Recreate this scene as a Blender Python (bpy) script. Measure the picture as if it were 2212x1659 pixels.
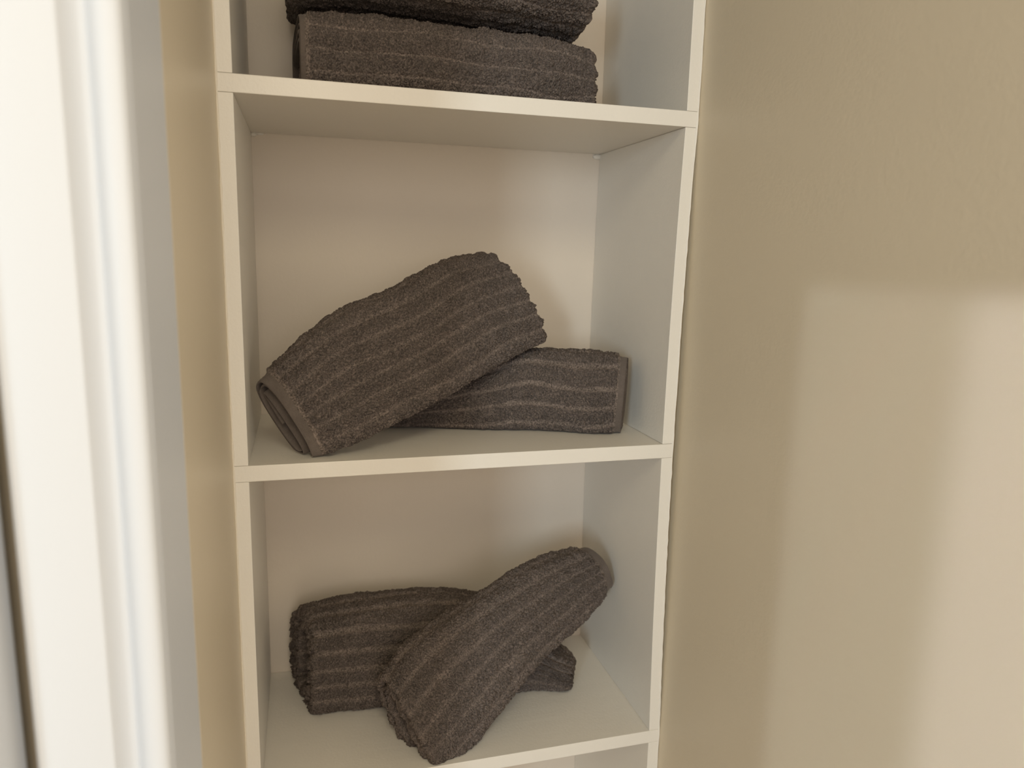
import bpy, bmesh, math, random
import numpy as np
from mathutils import Vector, Matrix

for o in list(bpy.data.objects): bpy.data.objects.remove(o)
scene = bpy.context.scene
col = scene.collection

# ------------------------------------------------------------------ camera
CAM = Vector((0.06302, -0.81524, 0.23219))
YAW, PITCH, ROLL, FPX = 0.27665, -0.17461, 0.0230, 1587.6
fwd = Vector((math.sin(YAW)*math.cos(PITCH), math.cos(YAW)*math.cos(PITCH), math.sin(PITCH)))
r0 = Vector((math.cos(YAW), -math.sin(YAW), 0)); u0 = r0.cross(fwd)
right = r0*math.cos(ROLL) + u0*math.sin(ROLL)
up = -r0*math.sin(ROLL) + u0*math.cos(ROLL)
cd = bpy.data.cameras.new('camera'); cam = bpy.data.objects.new('camera', cd); col.objects.link(cam)
M = Matrix((( right.x, up.x, -fwd.x, CAM.x), (right.y, up.y, -fwd.y, CAM.y), (right.z, up.z, -fwd.z, CAM.z), (0,0,0,1)))
cam.matrix_world = M
cd.sensor_fit = 'HORIZONTAL'; cd.sensor_width = 36.0; cd.lens = 36.0*FPX/2212
cd.clip_start = 0.02; cd.clip_end = 50
cd.dof.use_dof = True; cd.dof.focus_distance = 0.87; cd.dof.aperture_fstop = 5.0
scene.camera = cam

# ------------------------------------------------------------------ light and exposure
scene.view_settings.view_transform = 'Standard'; scene.view_settings.look = 'None'
scene.view_settings.gamma = 1; scene.view_settings.use_curve_mapping = False
scene.view_settings.exposure = 0.0
w = bpy.data.worlds.new('world'); scene.world = w; w.use_nodes = True
w.node_tree.nodes['Background'].inputs[0].default_value = (1.0, 0.85, 0.80, 1)
w.node_tree.nodes['Background'].inputs[1].default_value = 0.22

def area(name, loc, target, sx, sy, power, color, spread=None):
    l = bpy.data.lights.new(name, 'AREA'); l.shape = 'RECTANGLE'; l.size = sx; l.size_y = sy
    l.energy = power; l.color = color
    if spread: l.spread = math.radians(spread)
    o = bpy.data.objects.new(name, l); col.objects.link(o); o.location = loc
    d = (Vector(target)-Vector(loc)).normalized()
    o.rotation_euler = d.to_track_quat('-Z', 'Y').to_euler()
    return o
# soft light of the room behind the camera
area('room_light', (0.05, -3.30, 0.60), (0.25, 0.0, 0.0), 1.6, 1.2, 18, (0.95, 0.86, 0.78))
area('room_light_right', (2.10, -2.80, 0.30), (0.0, -0.3, 0.0), 1.0, 1.0, 37, (1.0, 0.95, 0.84))
# daylight from the window, behind and to the left of the closet opening
area('window_daylight', (-1.80, -3.40, 0.40), (0.2, 0.0, 0.0), 0.36, 1.1, 37, (0.76, 0.91, 1.0))
area('overhead_fill', (0.0, -1.50, 1.10), (0.1, -1.2, 0.0), 0.5, 0.5, 8.0, (1.0, 0.88, 0.62))  # added unseen lamp that brightens the shelf tops from above
# added low fill lamp, standing in for light off the room floor
area('low_fill', (0.20, -2.60, -1.00), (0.25, 0.0, 0.1), 2.8, 2.0, 13, (1.0, 0.90, 0.70))
# low shafts of daylight that graze the right wall
area('daylight_shaft', (-1.20, -2.10, -0.39), (0.516, -0.62, -0.39), 0.33, 1.2, 0.40, (0.80, 0.82, 1.0), 1.0)
area('daylight_shaft', (-0.95, -1.70, -0.39), (0.516, -0.385, -0.39), 0.24, 1.2, 0.14, (0.85, 0.97, 1.0), 1.0)

# ------------------------------------------------------------------ materials
def mat(name, color, rough=0.5, bump=None, vary=0.0, spec=0.4, coat=0):
    m = bpy.data.materials.new(name); m.use_nodes = True
    nt = m.node_tree; N = nt.nodes; L = nt.links; b = N['Principled BSDF']
    b.inputs['Roughness'].default_value = rough
    b.inputs['Specular IOR Level'].default_value = spec
    b.inputs['Base Color'].default_value = (*color, 1)
    tc = N.new('ShaderNodeTexCoord')
    if vary:
        n = N.new('ShaderNodeTexNoise'); n.inputs['Scale'].default_value = 9; n.inputs['Detail'].default_value = 5
        L.new(tc.outputs['Object'], n.inputs['Vector'])
        mx = N.new('ShaderNodeMix'); mx.data_type = 'RGBA'
        mx.inputs[6].default_value = (*[c*(1-vary) for c in color], 1); mx.inputs[7].default_value = (*[min(1, c*(1+vary)) for c in color], 1)
        L.new(n.outputs['Fac'], mx.inputs[0]); L.new(mx.outputs[2], b.inputs['Base Color'])
    if bump:
        prev = None
        for sc, st, stretch in bump:
            mp = N.new('ShaderNodeMapping'); mp.inputs['Scale'].default_value = stretch
            L.new(tc.outputs['Object'], mp.inputs[0])
            n = N.new('ShaderNodeTexNoise'); n.inputs['Scale'].default_value = sc; n.inputs['Detail'].default_value = 4
            L.new(mp.outputs[0], n.inputs['Vector'])
            bp = N.new('ShaderNodeBump'); bp.inputs['Strength'].default_value = st; bp.inputs['Distance'].default_value = 0.001
            L.new(n.outputs['Fac'], bp.inputs['Height'])
            if prev: L.new(prev.outputs[0], bp.inputs['Normal'])
            prev = bp
        L.new(prev.outputs[0], b.inputs['Normal'])
    return m
M_wall = mat('cream_wall_paint', (0.70, 0.605, 0.455), 0.42, [(220, .25, (1,1,1)), (18, .25, (1,1,1))], .015, .35)
M_shelf = mat('ivory_shelf_paint', (0.82, 0.785, 0.72), 0.36, [(300, .22, (1,1,1)), (60, .3, (.25,1,1))], .02, .45)
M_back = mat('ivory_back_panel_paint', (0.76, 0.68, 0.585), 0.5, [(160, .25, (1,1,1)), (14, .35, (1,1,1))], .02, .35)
M_trim = mat('white_trim_paint', (0.66, 0.675, 0.70), 0.45, [(120, .15, (1,1,.2))], .01, .3)
M_floor = mat('floor_wood', (0.32, 0.23, 0.15), 0.5, [(40, .3, (1,8,1))], .15)
M_ceil = mat('ceiling_paint', (0.80, 0.77, 0.70), 0.8, [(120, .2, (1,1,1))], .01)
M_caulk = mat('paint_caulk', (0.78, 0.72, 0.62), 0.5, [(400, .3, (1,1,1))], .03)

def towel_mat(name, pile_c, flat_c, speck=.55):
    m = bpy.data.materials.new(name); m.use_nodes = True
    nt = m.node_tree; N = nt.nodes; L = nt.links; b = N['Principled BSDF']
    b.inputs['Roughness'].default_value = 1.0; b.inputs['Specular IOR Level'].default_value = 0.1
    b.inputs['Sheen Weight'].default_value = 0.15; b.inputs['Sheen Roughness'].default_value = 0.6
    b.inputs['Sheen Tint'].default_value = (0.9, 0.82, 0.76, 1)
    at = N.new('ShaderNodeAttribute'); at.attribute_name = 'pile'
    tc = N.new('ShaderNodeTexCoord')
    n1 = N.new('ShaderNodeTexNoise'); n1.inputs['Scale'].default_value = 800; n1.inputs['Detail'].default_value = 3
    n2 = N.new('ShaderNodeTexNoise'); n2.inputs['Scale'].default_value = 45; n2.inputs['Detail'].default_value = 4
    for n in (n1, n2): L.new(tc.outputs['Object'], n.inputs['Vector'])
    mx = N.new('ShaderNodeMix'); mx.data_type = 'RGBA'
    mx.inputs[6].default_value = (*flat_c, 1); mx.inputs[7].default_value = (*pile_c, 1)
    L.new(at.outputs['Fac'], mx.inputs[0])
    hs = N.new('ShaderNodeHueSaturation')
    mr = N.new('ShaderNodeMapRange'); mr.inputs[1].default_value = .3; mr.inputs[2].default_value = .7
    mr.inputs[3].default_value = .86; mr.inputs[4].default_value = 1.14
    L.new(n2.outputs['Fac'], mr.inputs[0]); L.new(mr.outputs[0], hs.inputs['Value'])
    L.new(mx.outputs[2], hs.inputs['Color']); L.new(hs.outputs[0], b.inputs['Base Color'])
    # fine random light and dark speckle, painted in place of shade between loops
    n3 = N.new('ShaderNodeTexNoise'); n3.inputs['Scale'].default_value = 520; n3.inputs['Detail'].default_value = 3; n3.inputs['Distortion'].default_value = .6
    L.new(tc.outputs['Object'], n3.inputs['Vector'])
    m3 = N.new('ShaderNodeMapRange'); m3.inputs[1].default_value = .36; m3.inputs[2].default_value = .64
    m3.inputs[3].default_value = 1-speck; m3.inputs[4].default_value = 1+speck
    L.new(n3.outputs['Fac'], m3.inputs[0])
    mm = N.new('ShaderNodeMath'); mm.operation = 'MULTIPLY'; L.new(mr.outputs[0], mm.inputs[0]); L.new(m3.outputs[0], mm.inputs[1])
    L.new(mm.outputs[0], hs.inputs['Value'])
    # looped pile relief
    vo = N.new('ShaderNodeTexVoronoi'); vo.feature = 'DISTANCE_TO_EDGE'; vo.inputs['Scale'].default_value = 430; vo.inputs['Randomness'].default_value = 1
    nw = N.new('ShaderNodeMix'); nw.data_type = 'VECTOR'; nw.inputs[0].default_value = .004
    L.new(tc.outputs['Object'], nw.inputs[4]); L.new(n1.outputs['Color'], nw.inputs[5]); L.new(nw.outputs[1], vo.inputs['Vector'])
    vm = N.new('ShaderNodeMath'); vm.operation = 'MULTIPLY'; vm.inputs[1].default_value = 2.4; L.new(vo.outputs['Distance'], vm.inputs[0])
    ad = N.new('ShaderNodeMath'); ad.operation = 'ADD'; L.new(vm.outputs[0], ad.inputs[0]); L.new(n1.outputs['Fac'], ad.inputs[1])
    bp = N.new('ShaderNodeBump'); bp.inputs['Distance'].default_value = 0.0022
    ms = N.new('ShaderNodeMath'); ms.operation = 'MULTIPLY_ADD'; ms.inputs[1].default_value = .85; ms.inputs[2].default_value = .12
    L.new(at.outputs['Fac'], ms.inputs[0]); L.new(ms.outputs[0], bp.inputs['Strength'])
    L.new(ad.outputs[0], bp.inputs['Height']); L.new(bp.outputs[0], b.inputs['Normal'])
    return m
M_towel = towel_mat('grey_brown_terry', (0.232, 0.186, 0.163), (0.150, 0.122, 0.106))
M_hem = towel_mat('woven_hem', (0.125, 0.103, 0.09), (0.125, 0.103, 0.09), .06)

# ------------------------------------------------------------------ basic builders
def link(name, me, m, parent=None, kind=None):
    o = bpy.data.objects.new(name, me); col.objects.link(o)
    if m: me.materials.append(m)
    if parent: o.parent = parent
    if kind: o['kind'] = kind
    return o
def box_bm(bm, x0, x1, y0, y1, z0, z1, bevel=0.0, seg=2):
    b2 = bmesh.new(); bmesh.ops.create_cube(b2, size=1)
    for v in b2.verts: v.co = Vector(((x0+x1)/2+v.co.x*(x1-x0), (y0+y1)/2+v.co.y*(y1-y0), (z0+z1)/2+v.co.z*(z1-z0)))
    if bevel: bmesh.ops.bevel(b2, geom=list(b2.edges), offset=bevel, segments=seg, affect='EDGES', profile=.5)
    me = bpy.data.meshes.new('tmp'); b2.to_mesh(me); b2.free(); bm.from_mesh(me); bpy.data.meshes.remove(me)
def box(name, x0, x1, y0, y1, z0, z1, m, parent=None, kind=None, bevel=0.0, label=None, warp=None, cuts=0):
    bm = bmesh.new(); box_bm(bm, x0, x1, y0, y1, z0, z1, bevel)
    if cuts:
        for i in range(1, cuts):
            z = z0+(z1-z0)*i/cuts
            bmesh.ops.bisect_plane(bm, geom=list(bm.verts)+list(bm.edges)+list(bm.faces), plane_co=(0,0,z), plane_no=(0,0,1))
    if warp:
        for v in bm.verts: v.co = warp(v.co.copy())
    me = bpy.data.meshes.new(name); bm.to_mesh(me); bm.free()
    o = link(name, me, m, parent, kind)
    if label: o['label'] = label
    return o
def prism_z(name, pts, z0, z1, m, parent=None, kind=None, smooth=True):
    """closed XY outline extruded along z"""
    bm = bmesh.new(); n = len(pts)
    lo = [bm.verts.new((x, y, z0)) for x, y in pts]; hi = [bm.verts.new((x, y, z1)) for x, y in pts]
    for i in range(n):
        f = bm.faces.new((lo[i], lo[(i+1) % n], hi[(i+1) % n], hi[i])); f.smooth = smooth
    bm.faces.new(lo[::-1]); bm.faces.new(hi)
    bmesh.ops.recalc_face_normals(bm, faces=list(bm.faces))
    for e in bm.edges:
        if len(e.link_faces) == 2 and e.calc_face_angle(0) > .6: e.smooth = False
    me = bpy.data.meshes.new(name); bm.to_mesh(me); bm.free()
    return link(name, me, m, parent, kind)

# ------------------------------------------------------------------ setting
W, D, T, WS = 0.5, 0.2646, 0.018, 0.016
ZF, ZC = -1.207, 1.21          # closet floor and ceiling
XL, XR = -WS, W+WS             # faces of the two side walls
box('wall_left', XL-0.012, XL, -0.302, D+0.02, ZF, ZC, M_wall, kind='structure')
box('wall_right', XR, XR+0.10, -0.74, D+0.02, ZF, ZC, M_wall, kind='structure')
box('wall_back', XL-0.10, XR+0.10, D+0.02, D+0.08, ZF, ZC, M_wall, kind='structure')
box('wall_front', -1.6, XL-0.012, -0.384, -0.302, ZF, ZC, M_wall, kind='structure')
box('wall_header', XL-0.012, XR, -0.384, -0.302, 0.86, ZC, M_wall, kind='structure')
box('floor', -2.6, XR+2.2, -2.6, D+0.02, ZF-0.05, ZF, M_floor, kind='structure')
box('ceiling', -2.6, XR+2.2, -2.6, D+0.02, ZC, ZC+0.05, M_ceil, kind='structure')
# jamb lining the left side of the opening
box('trim_1', XL-0.012, XL, -0.398, -0.3025, ZF, 0.86, M_trim, kind='structure', bevel=0.0012)
# moulded casing round the opening: flat outer board, ogee, bead and thin inner lip
X0 = XL-0.0630
prof = [(X0, -0.384), (X0, -0.4145), (X0+.002, -0.4165), (XL-.0275, -0.4165), (XL-.0262, -0.4158),
        (XL-.0245, -0.4125), (XL-.0228, -0.4085), (XL-.0208, -0.4055), (XL-.0188, -0.4035), (XL-.0172, -0.4028),
        (XL-.0160, -0.4040), (XL-.0145, -0.4068), (XL-.0125, -0.4088), (XL-.0095, -0.4098), (XL-.0060, -0.4096), (XL-.0030, -0.4082), (XL-.0012, -0.4060), (XL-.0004, -0.4030), (XL-.0004, -0.3982), (XL-0.0121, -0.3982), (XL-0.0121, -0.384)]
prism_z('trim_2', prof, ZF, 0.86, M_trim, kind='structure')
box('trim_3', XL-0.0630, XR, -0.4165, -0.3845, 0.8605, 0.93, M_trim, kind='structure', bevel=.003)
# door leaf folded back against the room wall, with a rounded edge beside the casing
pts = []
xe, yf, R_ = X0-0.0085, -0.444, 0.006
for i in range(9):
    a = math.radians(90*i/8); pts.append((xe-R_+R_*math.cos(a), yf+R_-R_*math.sin(a)))
pts += [(-0.86, yf), (-0.86, -0.405), (xe, -0.405)]
prism_z('door_1', pts, ZF+.01, 0.85, M_trim, kind='structure')

# ------------------------------------------------------------------ built-in shelving unit
unit = bpy.data.objects.new('shelving_unit', None); col.objects.link(unit); unit.location = (0, 0, 0)
unit['label'] = 'built-in ivory painted shelving unit with open square bays between the cream closet walls'
unit['category'] = 'shelves'
ZA = 0.4022
tops = [0.8044, ZA, 0.0, -ZA, -0.8044, ZF+T+.002]
def bow(co):            # the right upright bows slightly inwards at the middle shelf
    k = max(0.0, 1-(co.z/ZA)**2); f = co.y/D
    return Vector((co.x-k*(.0059*(1-f)+.004*f), co.y, co.z))
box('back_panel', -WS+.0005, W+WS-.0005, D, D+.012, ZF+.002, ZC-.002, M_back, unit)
segs = list(zip([ZC-.002]+tops[:-1], tops))
for zt, zb in segs:
    top = zt-(T if zt < 1.1 else 0)-.0002; bot = zb+.0002
    box('side_panel', -WS+.0004, 0, .0003, D-.0004, bot, top, M_shelf, unit, bevel=.0006)
    box('side_panel', W, W+WS-.0004, .0003, D-.0004, bot, top, M_shelf, unit, bevel=.0006, warp=bow, cuts=14)
for z in tops:
    e = 0.0059 if z == 0.0 else 0.0
    box('shelf', -WS+.0004, W+WS-.0004-e, 0, D-.0004, z-T, z, M_shelf, unit, bevel=.0007)
# thin paint-caulk fillets where the unit meets walls and back
rnd = random.Random(3)
def bead(name, x, y, r, bowed=False, z0=ZF+.004, z1=ZC-.004, seed=0):
    rr = random.Random(seed); bm = bmesh.new(); n = 240; prev = None
    for i in range(n+1):
        z = z0+(z1-z0)*i/n; ri = r*(1+rr.uniform(-.35, .35))
        ring = [bm.verts.new(bow(Vector((x+ri*math.cos(a), y+ri*math.sin(a), z))) if bowed else (x+ri*math.cos(a), y+ri*math.sin(a), z)) for a in [k*math.pi/4 for k in range(8)]]
        if prev:
            for k in range(8):
                f = bm.faces.new((prev[k], prev[(k+1) % 8], ring[(k+1) % 8], ring[k])); f.smooth = True
        prev = ring
    me = bpy.data.meshes.new(name); bm.to_mesh(me); bm.free()
    return link(name, me, M_caulk if not bowed else M_shelf, unit)
bead('caulk_bead', -WS+.0008, .0005, .0013, seed=1)
bead('caulk_bead', W+WS-.0014, .0005, .0012, True, seed=2)
def fillet_blob(cx, cy, cz, sx, sz, s):     # dab of filler in a back corner
    bm = bmesh.new(); bmesh.ops.create_icosphere(bm, subdivisions=3, radius=1); rr = random.Random(s)
    for v in bm.verts: v.co = Vector((cx+v.co.x*sx*(1+rr.uniform(-.15, .15)), cy+v.co.y*.0022, cz+v.co.z*sz*(1+rr.uniform(-.15, .15))))
    for f in bm.faces: f.smooth = True
    me = bpy.data.meshes.new('filler_dab'); bm.to_mesh(me); bm.free(); link('filler_dab', me, M_shelf, unit)
fillet_blob(W-.004, D-.0005, ZA-T-.004, .008, .004, 1)
fillet_blob(.003, D-.0005, ZA-T-.002, .004, .003, 2)
fillet_blob(.011, D-.0005, ZA-T-.001, .006, .0016, 3)

# ------------------------------------------------------------------ towels
def vnoise(u, v, seed):
    rng = np.random.RandomState(seed); G = rng.rand(257, 257); 
    iu = np.floor(u).astype(int); iv = np.floor(v).astype(int); fu = u-iu; fv = v-iv
    fu = fu*fu*(3-2*fu); fv = fv*fv*(3-2*fv)
    a = G[iu % 256, iv % 256]; b = G[(iu+1) % 256, iv % 256]; c = G[iu % 256, (iv+1) % 256]; d = G[(iu+1) % 256, (iv+1) % 256]
    return (a*(1-fu)+b*fu)*(1-fv)+(c*(1-fu)+d*fu)*fv
def catmull(P, t):
    P = np.asarray(P, float); n = len(P)
    if P.ndim == 1: P = P[:, None]
    x = np.clip(t, 0, 1)*(n-1); i = np.clip(np.floor(x).astype(int), 0, n-2); f = (x-i)[:, None]
    Pm = P[np.maximum(i-1, 0)]; P0 = P[i]; P1 = P[i+1]; P2 = P[np.minimum(i+2, n-1)]
    Pm = np.where((i == 0)[:, None], 2*P0-P1, Pm); P2 = np.where((i == n-2)[:, None], 2*P1-P0, P2)
    return .5*((2*P0)+(-Pm+P1)*f+(2*Pm-5*P0+4*P1-P2)*f*f+(-Pm+3*P0-3*P1+P2)*f**3)
def smooth01(x): x = np.clip(x, 0, 1); return x*x*(3-2*x)

class Roll:
    """A cloth wound as a flattened spiral round an axis given by stations (top point, bottom point, half depth)."""
    def __init__(s, stations, turns=1.8, th=.011, gap=.003, n=2.5, th0=0.0, ccw=1, depth_ref=(0, 1, 0), end_bulge=(0, 0), squash=None, skew=(0, 0)):
        s.top = [a[0] for a in stations]; s.bot = [a[1] for a in stations]; s.b = [a[2] for a in stations]
        s.turns, s.th, s.gap, s.n, s.th0, s.ccw = turns, th, gap, n, th0, ccw
        s.ref = np.array(depth_ref, float); s.end_bulge = end_bulge; s.skew = skew
        tt = np.linspace(0, 1, 200); C = (catmull(s.top, tt)+catmull(s.bot, tt))/2
        s.L = np.linalg.norm(np.diff(C, axis=0), axis=1).sum()
        th_ = np.linspace(0, 2*np.pi*turns, 4000); X, Y = s.section(th_, .5)
        ds = np.hypot(np.diff(X), np.diff(Y)); s.sl = np.concatenate([[0], np.cumsum(ds)]); s.thg = th_; s.S = s.sl[-1]
    def section(s, th, t):
        A = np.linalg.norm((catmull(s.top, np.array([t]))-catmull(s.bot, np.array([t])))/2); B = float(catmull(s.b, np.array([t]))[0, 0])
        return s._xy(th, A, B)
    def _xy(s, th, A, B):
        inset = s.th/2+(s.th+s.gap)*th/(2*np.pi)
        a = np.maximum(A-inset, .004); b = np.maximum(B-inset, .0025)
        ang = s.th0+s.ccw*th; c = np.cos(ang); q = np.sin(ang)
        return a*np.sign(c)*np.abs(c)**(2/s.n), b*np.sign(q)*np.abs(q)**(2/s.n)
    def mid(s, sl, t):
        """surface point for arrays sl (arc length along the winding), t (0..1 along the axis)"""
        th = np.interp(sl, s.sl, s.thg)
        t0 = t + 0*th
        Tp = catmull(s.top, t.ravel()).reshape(*t.shape, 3); Bp = catmull(s.bot, t.ravel()).reshape(*t.shape, 3)
        bb = catmull(s.b, t.ravel()).reshape(t.shape)
        C = (Tp+Bp)/2; Av = (Tp-Bp)/2; A = np.linalg.norm(Av, axis=-1); Au = Av/A[..., None]
        e = .02
        C2 = (catmull(s.top, np.clip(t+e, 0, 1).ravel())+catmull(s.bot, np.clip(t+e, 0, 1).ravel())).reshape(*t.shape, 3)/2
        C1 = (catmull(s.top, np.clip(t-e, 0, 1).ravel())+catmull(s.bot, np.clip(t-e, 0, 1).ravel())).reshape(*t.shape, 3)/2
        ax = C2-C1; ax /= np.linalg.norm(ax, axis=-1)[..., None]
        Bu = np.cross(ax, Au); Bu /= np.linalg.norm(Bu, axis=-1)[..., None]
        sg = np.sign((Bu*s.ref).sum(-1)); Bu *= sg[..., None]
        x, y = s._xy(th, A, bb)
        P = C+Au*x[..., None]+Bu*y[..., None]
        # ends bulge / skew along the axis
        near0 = np.clip(1-t/.25, 0, 1)**2; near1 = np.clip((t-.75)/.25, 0, 1)**2
        rr = 1-(x/A)**2
        P = P - ax*((s.end_bulge[0]*rr+s.skew[0]*y/bb)*near0)[..., None]+ax*((s.end_bulge[1]*rr+s.skew[1]*y/bb)*near1)[..., None]
        return P

def towel_mesh(name, roll, seed, m, rib=.0215, rib_h=.0020, pile=.0031, wav=.003, t0=0., t1=1., fold=(False, True), s0=0., s1=None, fine=.00062, detail_len=None, phase=0., groove=.13, soft=.0, thick=None, flat=False, parent=None, off=0.0, floor=None, xlim=None):
    s1 = roll.S if s1 is None else s1
    detail_len = detail_len or roll.S*.62
    th = thick or roll.th
    # arc-length samples: fine on the outer turn, coarser inside
    a = np.arange(s0, min(s1, detail_len), fine)
    b = np.arange(min(s1, detail_len), s1, fine*2.6) if s1 > detail_len else np.array([])
    S = np.concatenate([a, b, [s1]])
    nT = int(roll.L*(t1-t0)/fine)+2; nI = max(6, nT//4)
    to = np.linspace(t0, t1, nT); ti = np.linspace(t1, t0, nI)
    hs = .5*th/roll.L
    k0, k1 = 6, 6
    # loop in t: outer side, rim at t1, inner side, rim at t0
    r1 = np.linspace(0, np.pi, k1+2)[1:-1]; r0_ = np.linspace(0, np.pi, k0+2)[1:-1]
    bl1 = hs if fold[1] else hs*.35; bl0 = hs if fold[0] else hs*.35
    loop_t = np.concatenate([to, t1+bl1*np.sin(r1), ti, t0-bl0*np.sin(r0_)])
    loop_o = np.concatenate([np.ones(nT), np.cos(r1), -np.ones(nI), -np.cos(r0_)])
    nL = len(loop_t)
    Sg, Tg = np.meshgrid(S, loop_t, indexing='ij'); Og = np.broadcast_to(loop_o, Sg.shape)
    tcl = np.clip(Tg, 0, 1)
    P = roll.mid(Sg, tcl)
    Pt = roll.mid(Sg, np.clip(tcl+.01, 0, 1))-roll.mid(Sg, np.clip(tcl-.01, 0, 1)); Ps = roll.mid(np.clip(Sg+.002, 0, roll.S), tcl)-roll.mid(np.clip(Sg-.002, 0, roll.S), tcl)
    nrm = np.cross(Ps, Pt); nrm /= np.linalg.norm(nrm, axis=-1)[..., None]+1e-12
    # point outward on the outer turn
    c = roll.mid(Sg[:1]*0+0, tcl[:1]*0+.5)
    cen = (catmull(roll.top, np.array([.5]))+catmull(roll.bot, np.array([.5])))[0]/2
    j = nT//2; i = len(a)//3
    if np.dot(nrm[i, j], P[i, j]-cen) < 0: nrm = -nrm
    tdir = Pt/(np.linalg.norm(Pt, axis=-1)[..., None]+1e-12)
    extra = (Tg-tcl)*roll.L
    P = P+tdir*extra[..., None]
    # taper the two wound ends of the cloth
    ed = np.minimum(Sg-s0, s1-Sg); tap = np.sqrt(np.clip(1-(1-np.clip(ed/(th*.5), 0, 1))**2, 0.02, 1))
    half = th/2*tap
    # ribs and pile, in cloth coordinates
    U = Tg*roll.L+(Og < 0)*3.7; V = Sg
    warp = (vnoise(U/.07+3, V/.05, seed)-.5)*.007+(vnoise(U/.022, V/.03, seed+1)-.5)*.0018
    ph = ((V+warp+phase)/rib) % 1.0
    dgr = np.minimum(ph, 1-ph)                     # 0 in groove centre
    prof = smooth01((dgr-groove*.35)/(groove*.9))
    dome = np.sqrt(np.clip(1-((ph-.5)/.56)**2, 0, 1))
    hemd = np.minimum((Tg-t0 if not fold[0] else 9), (t1-Tg if not fold[1] else 9))*roll.L
    hemf = smooth01((hemd-.001)/.004)
    pf = prof*0 if flat else prof*hemf
    wu = (vnoise(U/.006, V/.006, seed+7)-.5)*.004; wv = (vnoise(U/.006+50, V/.006, seed+8)-.5)*.004
    def iso(x, y, sd): return (vnoise(x, y, sd)+vnoise(.766*x-.643*y+31, .643*x+.766*y+17, sd+40))/2
    n1 = iso((U+wu)/.0027, (V+wv)/.0021, seed+2); n4 = iso((U+wv)/.0019+9, (V+wu)/.0016, seed+3); n3 = iso(U/.0075, V/.0055, seed+4)
    n2 = vnoise(U/.0014, V/.0013, seed+9)
    c1 = np.minimum(1, np.abs(n1-.5)/.16)**.6; c2 = np.minimum(1, np.abs(n4-.5)/.16)**.6
    terry = 1.05*(c1-.7)+.5*(c2-.7)+(n3-.5)*1.5
    fl = np.sin(V/.0011*2*np.pi/1.6)*.10+(n2-.5)*.25
    amp = 1-.45*soft*(.5+.5*np.cos(2*np.pi*ph)); pd = (pf+(1-pf)*soft*.95)*hemf
    ribp = (1-soft)*pf*(.45+.55*dome)+soft*(.5-.5*np.cos(2*np.pi*ph))*1.15*hemf
    disp = rib_h*ribp+pd*pile*amp*terry+(1-pd)*pile*fl*.6
    low = (vnoise(U/.055+9, V/.06+5, seed+5)-.5)*2*wav+(vnoise(U/.02+1, V/.024, seed+6)-.5)*.0016
    if flat: low = (vnoise(U/.055+9, V/.06+5, seed+5)-.5)*2*wav; disp = np.sin(Tg*roll.L/.0012*2*np.pi/1.5)*.00012
    P = P+nrm*(half*Og)[..., None]+nrm*(low+off)[..., None]+nrm*(disp*np.sign(Og+1e-9)*np.abs(Og)*tap)[..., None]+tdir*((disp*np.sqrt(np.clip(1-Og**2, 0, 1)))*np.where(Tg > .5*(t0+t1), 1, -1))[..., None]
    def lim(x, lo, sgn, d):
        x = sgn*x; lo = sgn*lo; return sgn*np.where(x < lo+d, lo+d*np.exp(np.clip((x-lo)/d-1, -30, 0)), x)
    if floor is not None: P[..., 2] = lim(P[..., 2], floor+.0004, 1, .005)
    if xlim: P[..., 0] = lim(P[..., 0], xlim[0], 1, .003); P[..., 0] = lim(P[..., 0], xlim[1], -1, .003)
    P[..., 1] = lim(P[..., 1], D-.002, -1, .003)
    nS = len(S); V_ = P.reshape(-1, 3)
    i = np.arange(nS-1)[:, None]; j = np.arange(nL)[None, :]; j2 = (j+1) % nL
    F = np.stack([i*nL+j, i*nL+j2, (i+1)*nL+j2, (i+1)*nL+j], -1).reshape(-1, 4)
    # close both wound ends by stitching outer to inner side with a centre fan
    me = bpy.data.meshes.new(name)
    caps = []
    nv = len(V_); c0 = V_[:nL].mean(0); c1 = V_[-nL:].mean(0)
    # matched quads across the loop: use strips between outer index and proportional inner index
    oi = np.arange(nT); ii = nT+k1+np.round((nT-1-oi)/(nT-1)*(0)+ (nI-1)*(1-oi/(nT-1))).astype(int)
    for base, flip in ((0, 1), ((nS-1)*nL, 0)):
        for q in range(nT-1):
            A_, B_, C_, D_ = base+q, base+q+1, base+ii[q+1], base+ii[q]
            f = [A_, B_, C_] if C_ == D_ else [A_, B_, C_, D_]
            caps.append(f[::-1] if flip else f)
    nf = len(F)+len(caps); lens = np.concatenate([np.full(len(F), 4), np.array([len(c_) for c_ in caps])])
    loops = np.concatenate([F.ravel(), np.array([v for c_ in caps for v in c_])])
    me.vertices.add(nv); me.vertices.foreach_set('co', V_.ravel().astype(np.float32))
    me.loops.add(len(loops)); me.loops.foreach_set('vertex_index', loops.astype(np.int32))
    me.polygons.add(nf); me.polygons.foreach_set('loop_start', np.concatenate([[0], np.cumsum(lens)[:-1]]).astype(np.int32))
    me.polygons.foreach_set('use_smooth', np.ones(nf, bool))
    me.update(calc_edges=True); me.validate()
    at = me.attributes.new('pile', 'FLOAT', 'POINT'); at.data.foreach_set('value', (pd*hemf).ravel().astype(np.float32))
    o = link(name, me, m, parent); return o

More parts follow.
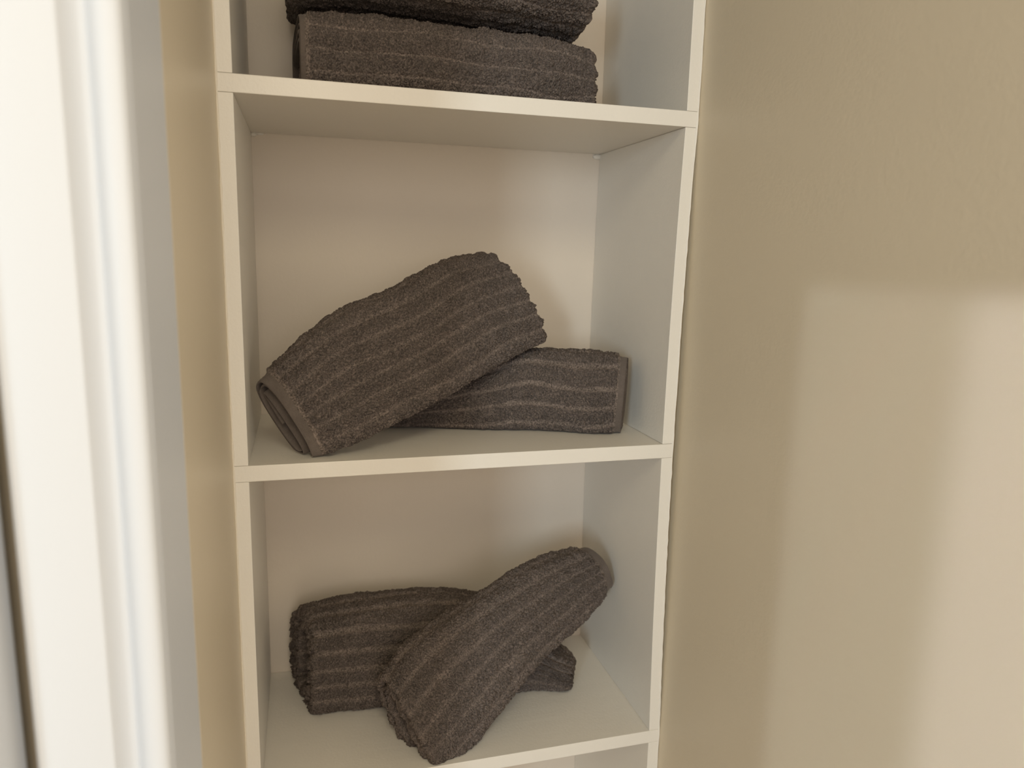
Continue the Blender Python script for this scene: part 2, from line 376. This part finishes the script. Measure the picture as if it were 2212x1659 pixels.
def towel(label, base, stations, seed, hem_at=None, body={}, group='grey ribbed towels on the shelves', hem_range=(0, .62), hem_width=.0105, **kw):
    roll = Roll(stations, **kw)
    root = bpy.data.objects.new('towel', None); col.objects.link(root); root.location = base
    root['label'] = label; root['category'] = 'towel'; root['group'] = group
    hw = hem_width/roll.L
    t0 = hw if hem_at == 0 else 0.; t1 = 1-hw if hem_at == 1 else 1.
    b = towel_mesh('terry_body', roll, seed, M_towel, t0=t0, t1=t1, fold=(hem_at != 0, hem_at != 1), parent=root, **body)
    objs = [b]
    if hem_at is not None:
        h = (0., t0-.0001) if hem_at == 0 else (t1+.0001, 1.)
        for sgn in (1, -1):        # the cloth is folded double: two hems, outer and inner layer
            o = towel_mesh('hem', roll, seed, M_hem, t0=h[0], t1=h[1], fold=(True, True), s0=roll.S*hem_range[0]+.0, s1=roll.S, flat=True, thick=.0026,
                           off=sgn*(roll.th*.5-.0018), parent=root, detail_len=roll.S, fine=.0012, wav=body.get('wav', .003), floor=body.get('floor'), xlim=body.get('xlim'))
            o['label'] = 'flat woven grey hem'; objs.append(o)
    bpy.context.view_layer.update()
    for o in objs: o.matrix_parent_inverse = Matrix.Translation(-Vector(base))
    return root

# --- middle bay
ZB = (.0012, W-.0062)           # room to the left and right uprights
towel('grey-brown ribbed towel leaning up across the middle shelf, open hem end in front left corner', (.05, .05, 0),
      [((.006,.052,.090), (.066,.030,-.012), .027), ((.079,.082,.150), (.151,.048,.017), .036), ((.170,.110,.192), (.228,.075,.046), .040),
       ((.235,.137,.224), (.300,.100,.082), .041), ((.285,.152,.232), (.362,.124,.106), .034)],
      11, hem_at=0, body=dict(floor=0, xlim=(.002, 1), soft=.75, rib_h=.0030), turns=1.7, th=.0095, gap=.005, th0=math.radians(200), ccw=1, n=2.7, end_bulge=(0, .012), skew=(.012, 0))
towel('grey-brown ribbed towel lying on the middle shelf beneath the leaning one, hem toward right wall', (.3, .1, 0),
      [((.480,.088,.107), (.474,.085,-.013), .041), ((.423,.105,.112), (.421,.105,-.013), .044), ((.350,.134,.110), (.348,.134,-.012), .045), ((.285,.152,.083), (.285,.152,-.010), .045), ((.207,.172,.060), (.208,.172,-.008), .042), ((.135,.190,.048), (.135,.190,-.004), .036)],
      23, hem_at=0, body=dict(floor=0, xlim=(.002, W-.0062), rib_h=.0028), turns=1.7, th=.0095, gap=.004, th0=math.radians(150), ccw=1, n=2.7, skew=(.008, 0))
# --- bottom bay
towel('grey-brown ribbed towel lying along the back of the bottom shelf, folded edges facing left', (.2, .18, -ZA),
      [((.064,.192,-.260), (.058,.184,-ZA-.016), .063), ((.145,.190,-.252), (.142,.184,-ZA-.018), .066), ((.280,.184,-.258), (.281,.176,-ZA-.016), .062), ((.361,.165,-.303), (.363,.158,-ZA-.010), .050), ((.424,.138,-.350), (.420,.133,-ZA-.006), .036)],
      37, hem_at=None, body=dict(rib_h=.0044, groove=.17, floor=-ZA), turns=2.2, th=.013, gap=.002, th0=math.radians(60), ccw=1, n=3.2, skew=(.018, 0), end_bulge=(.006, .006))
towel('grey-brown ribbed towel propped diagonally from bottom shelf front up against right wall', (.3, .05, -ZA),
      [((.148,.064,-.298), (.220,.020,-.446), .040), ((.196,.086,-.264), (.280,.040,-.402), .045), ((.286,.110,-.225), (.352,.066,-.340), .045),
       ((.377,.138,-.196), (.430,.095,-.303), .040), ((.446,.153,-.195), (.484,.120,-.266), .032)],
      41, hem_at=1, body=dict(floor=-ZA, xlim=(.001, W-.0015), soft=.75, rib_h=.0026), turns=1.9, th=.011, gap=.003, th0=math.radians(120), ccw=-1, n=2.5, end_bulge=(.004, .012), skew=(.010, 0))
# --- top bay
towel('grey-brown folded towel lying flat on the top visible shelf, hem at its left end', (.23, .13, ZA),
      [((.062,.140,.500), (.062,.140,ZA-.012), .097), ((.150,.140,.502), (.150,.140,ZA-.012), .1), ((.240,.140,.500), (.240,.140,ZA-.012), .1), ((.330,.140,.500), (.330,.140,ZA-.012), .1), ((.398,.140,.494), (.402,.140,ZA-.012), .095)],
      53, hem_at=0, hem_width=.005, body=dict(floor=ZA, wav=.002, groove=.06, soft=.5, rib_h=.0024), turns=1.9, th=.012, gap=.003, th0=math.radians(90), ccw=1, n=3.6, skew=(.006, 0))
towel('grey-brown folded towel stacked upon another in the top bay, cut by upper frame edge', (.23, .13, .50),
      [((.060,.140,.595), (.060,.140,.503), .097), ((.150,.140,.600), (.150,.140,.507), .1), ((.240,.140,.600), (.240,.140,.505), .1), ((.330,.140,.600), (.330,.140,.503), .1), ((.396,.140,.594), (.396,.140,.499), .095)],
      67, hem_at=None, body=dict(wav=.002, groove=.06, soft=.5, rib_h=.0024), turns=1.9, th=.012, gap=.003, th0=math.radians(90), ccw=1, n=3.2)
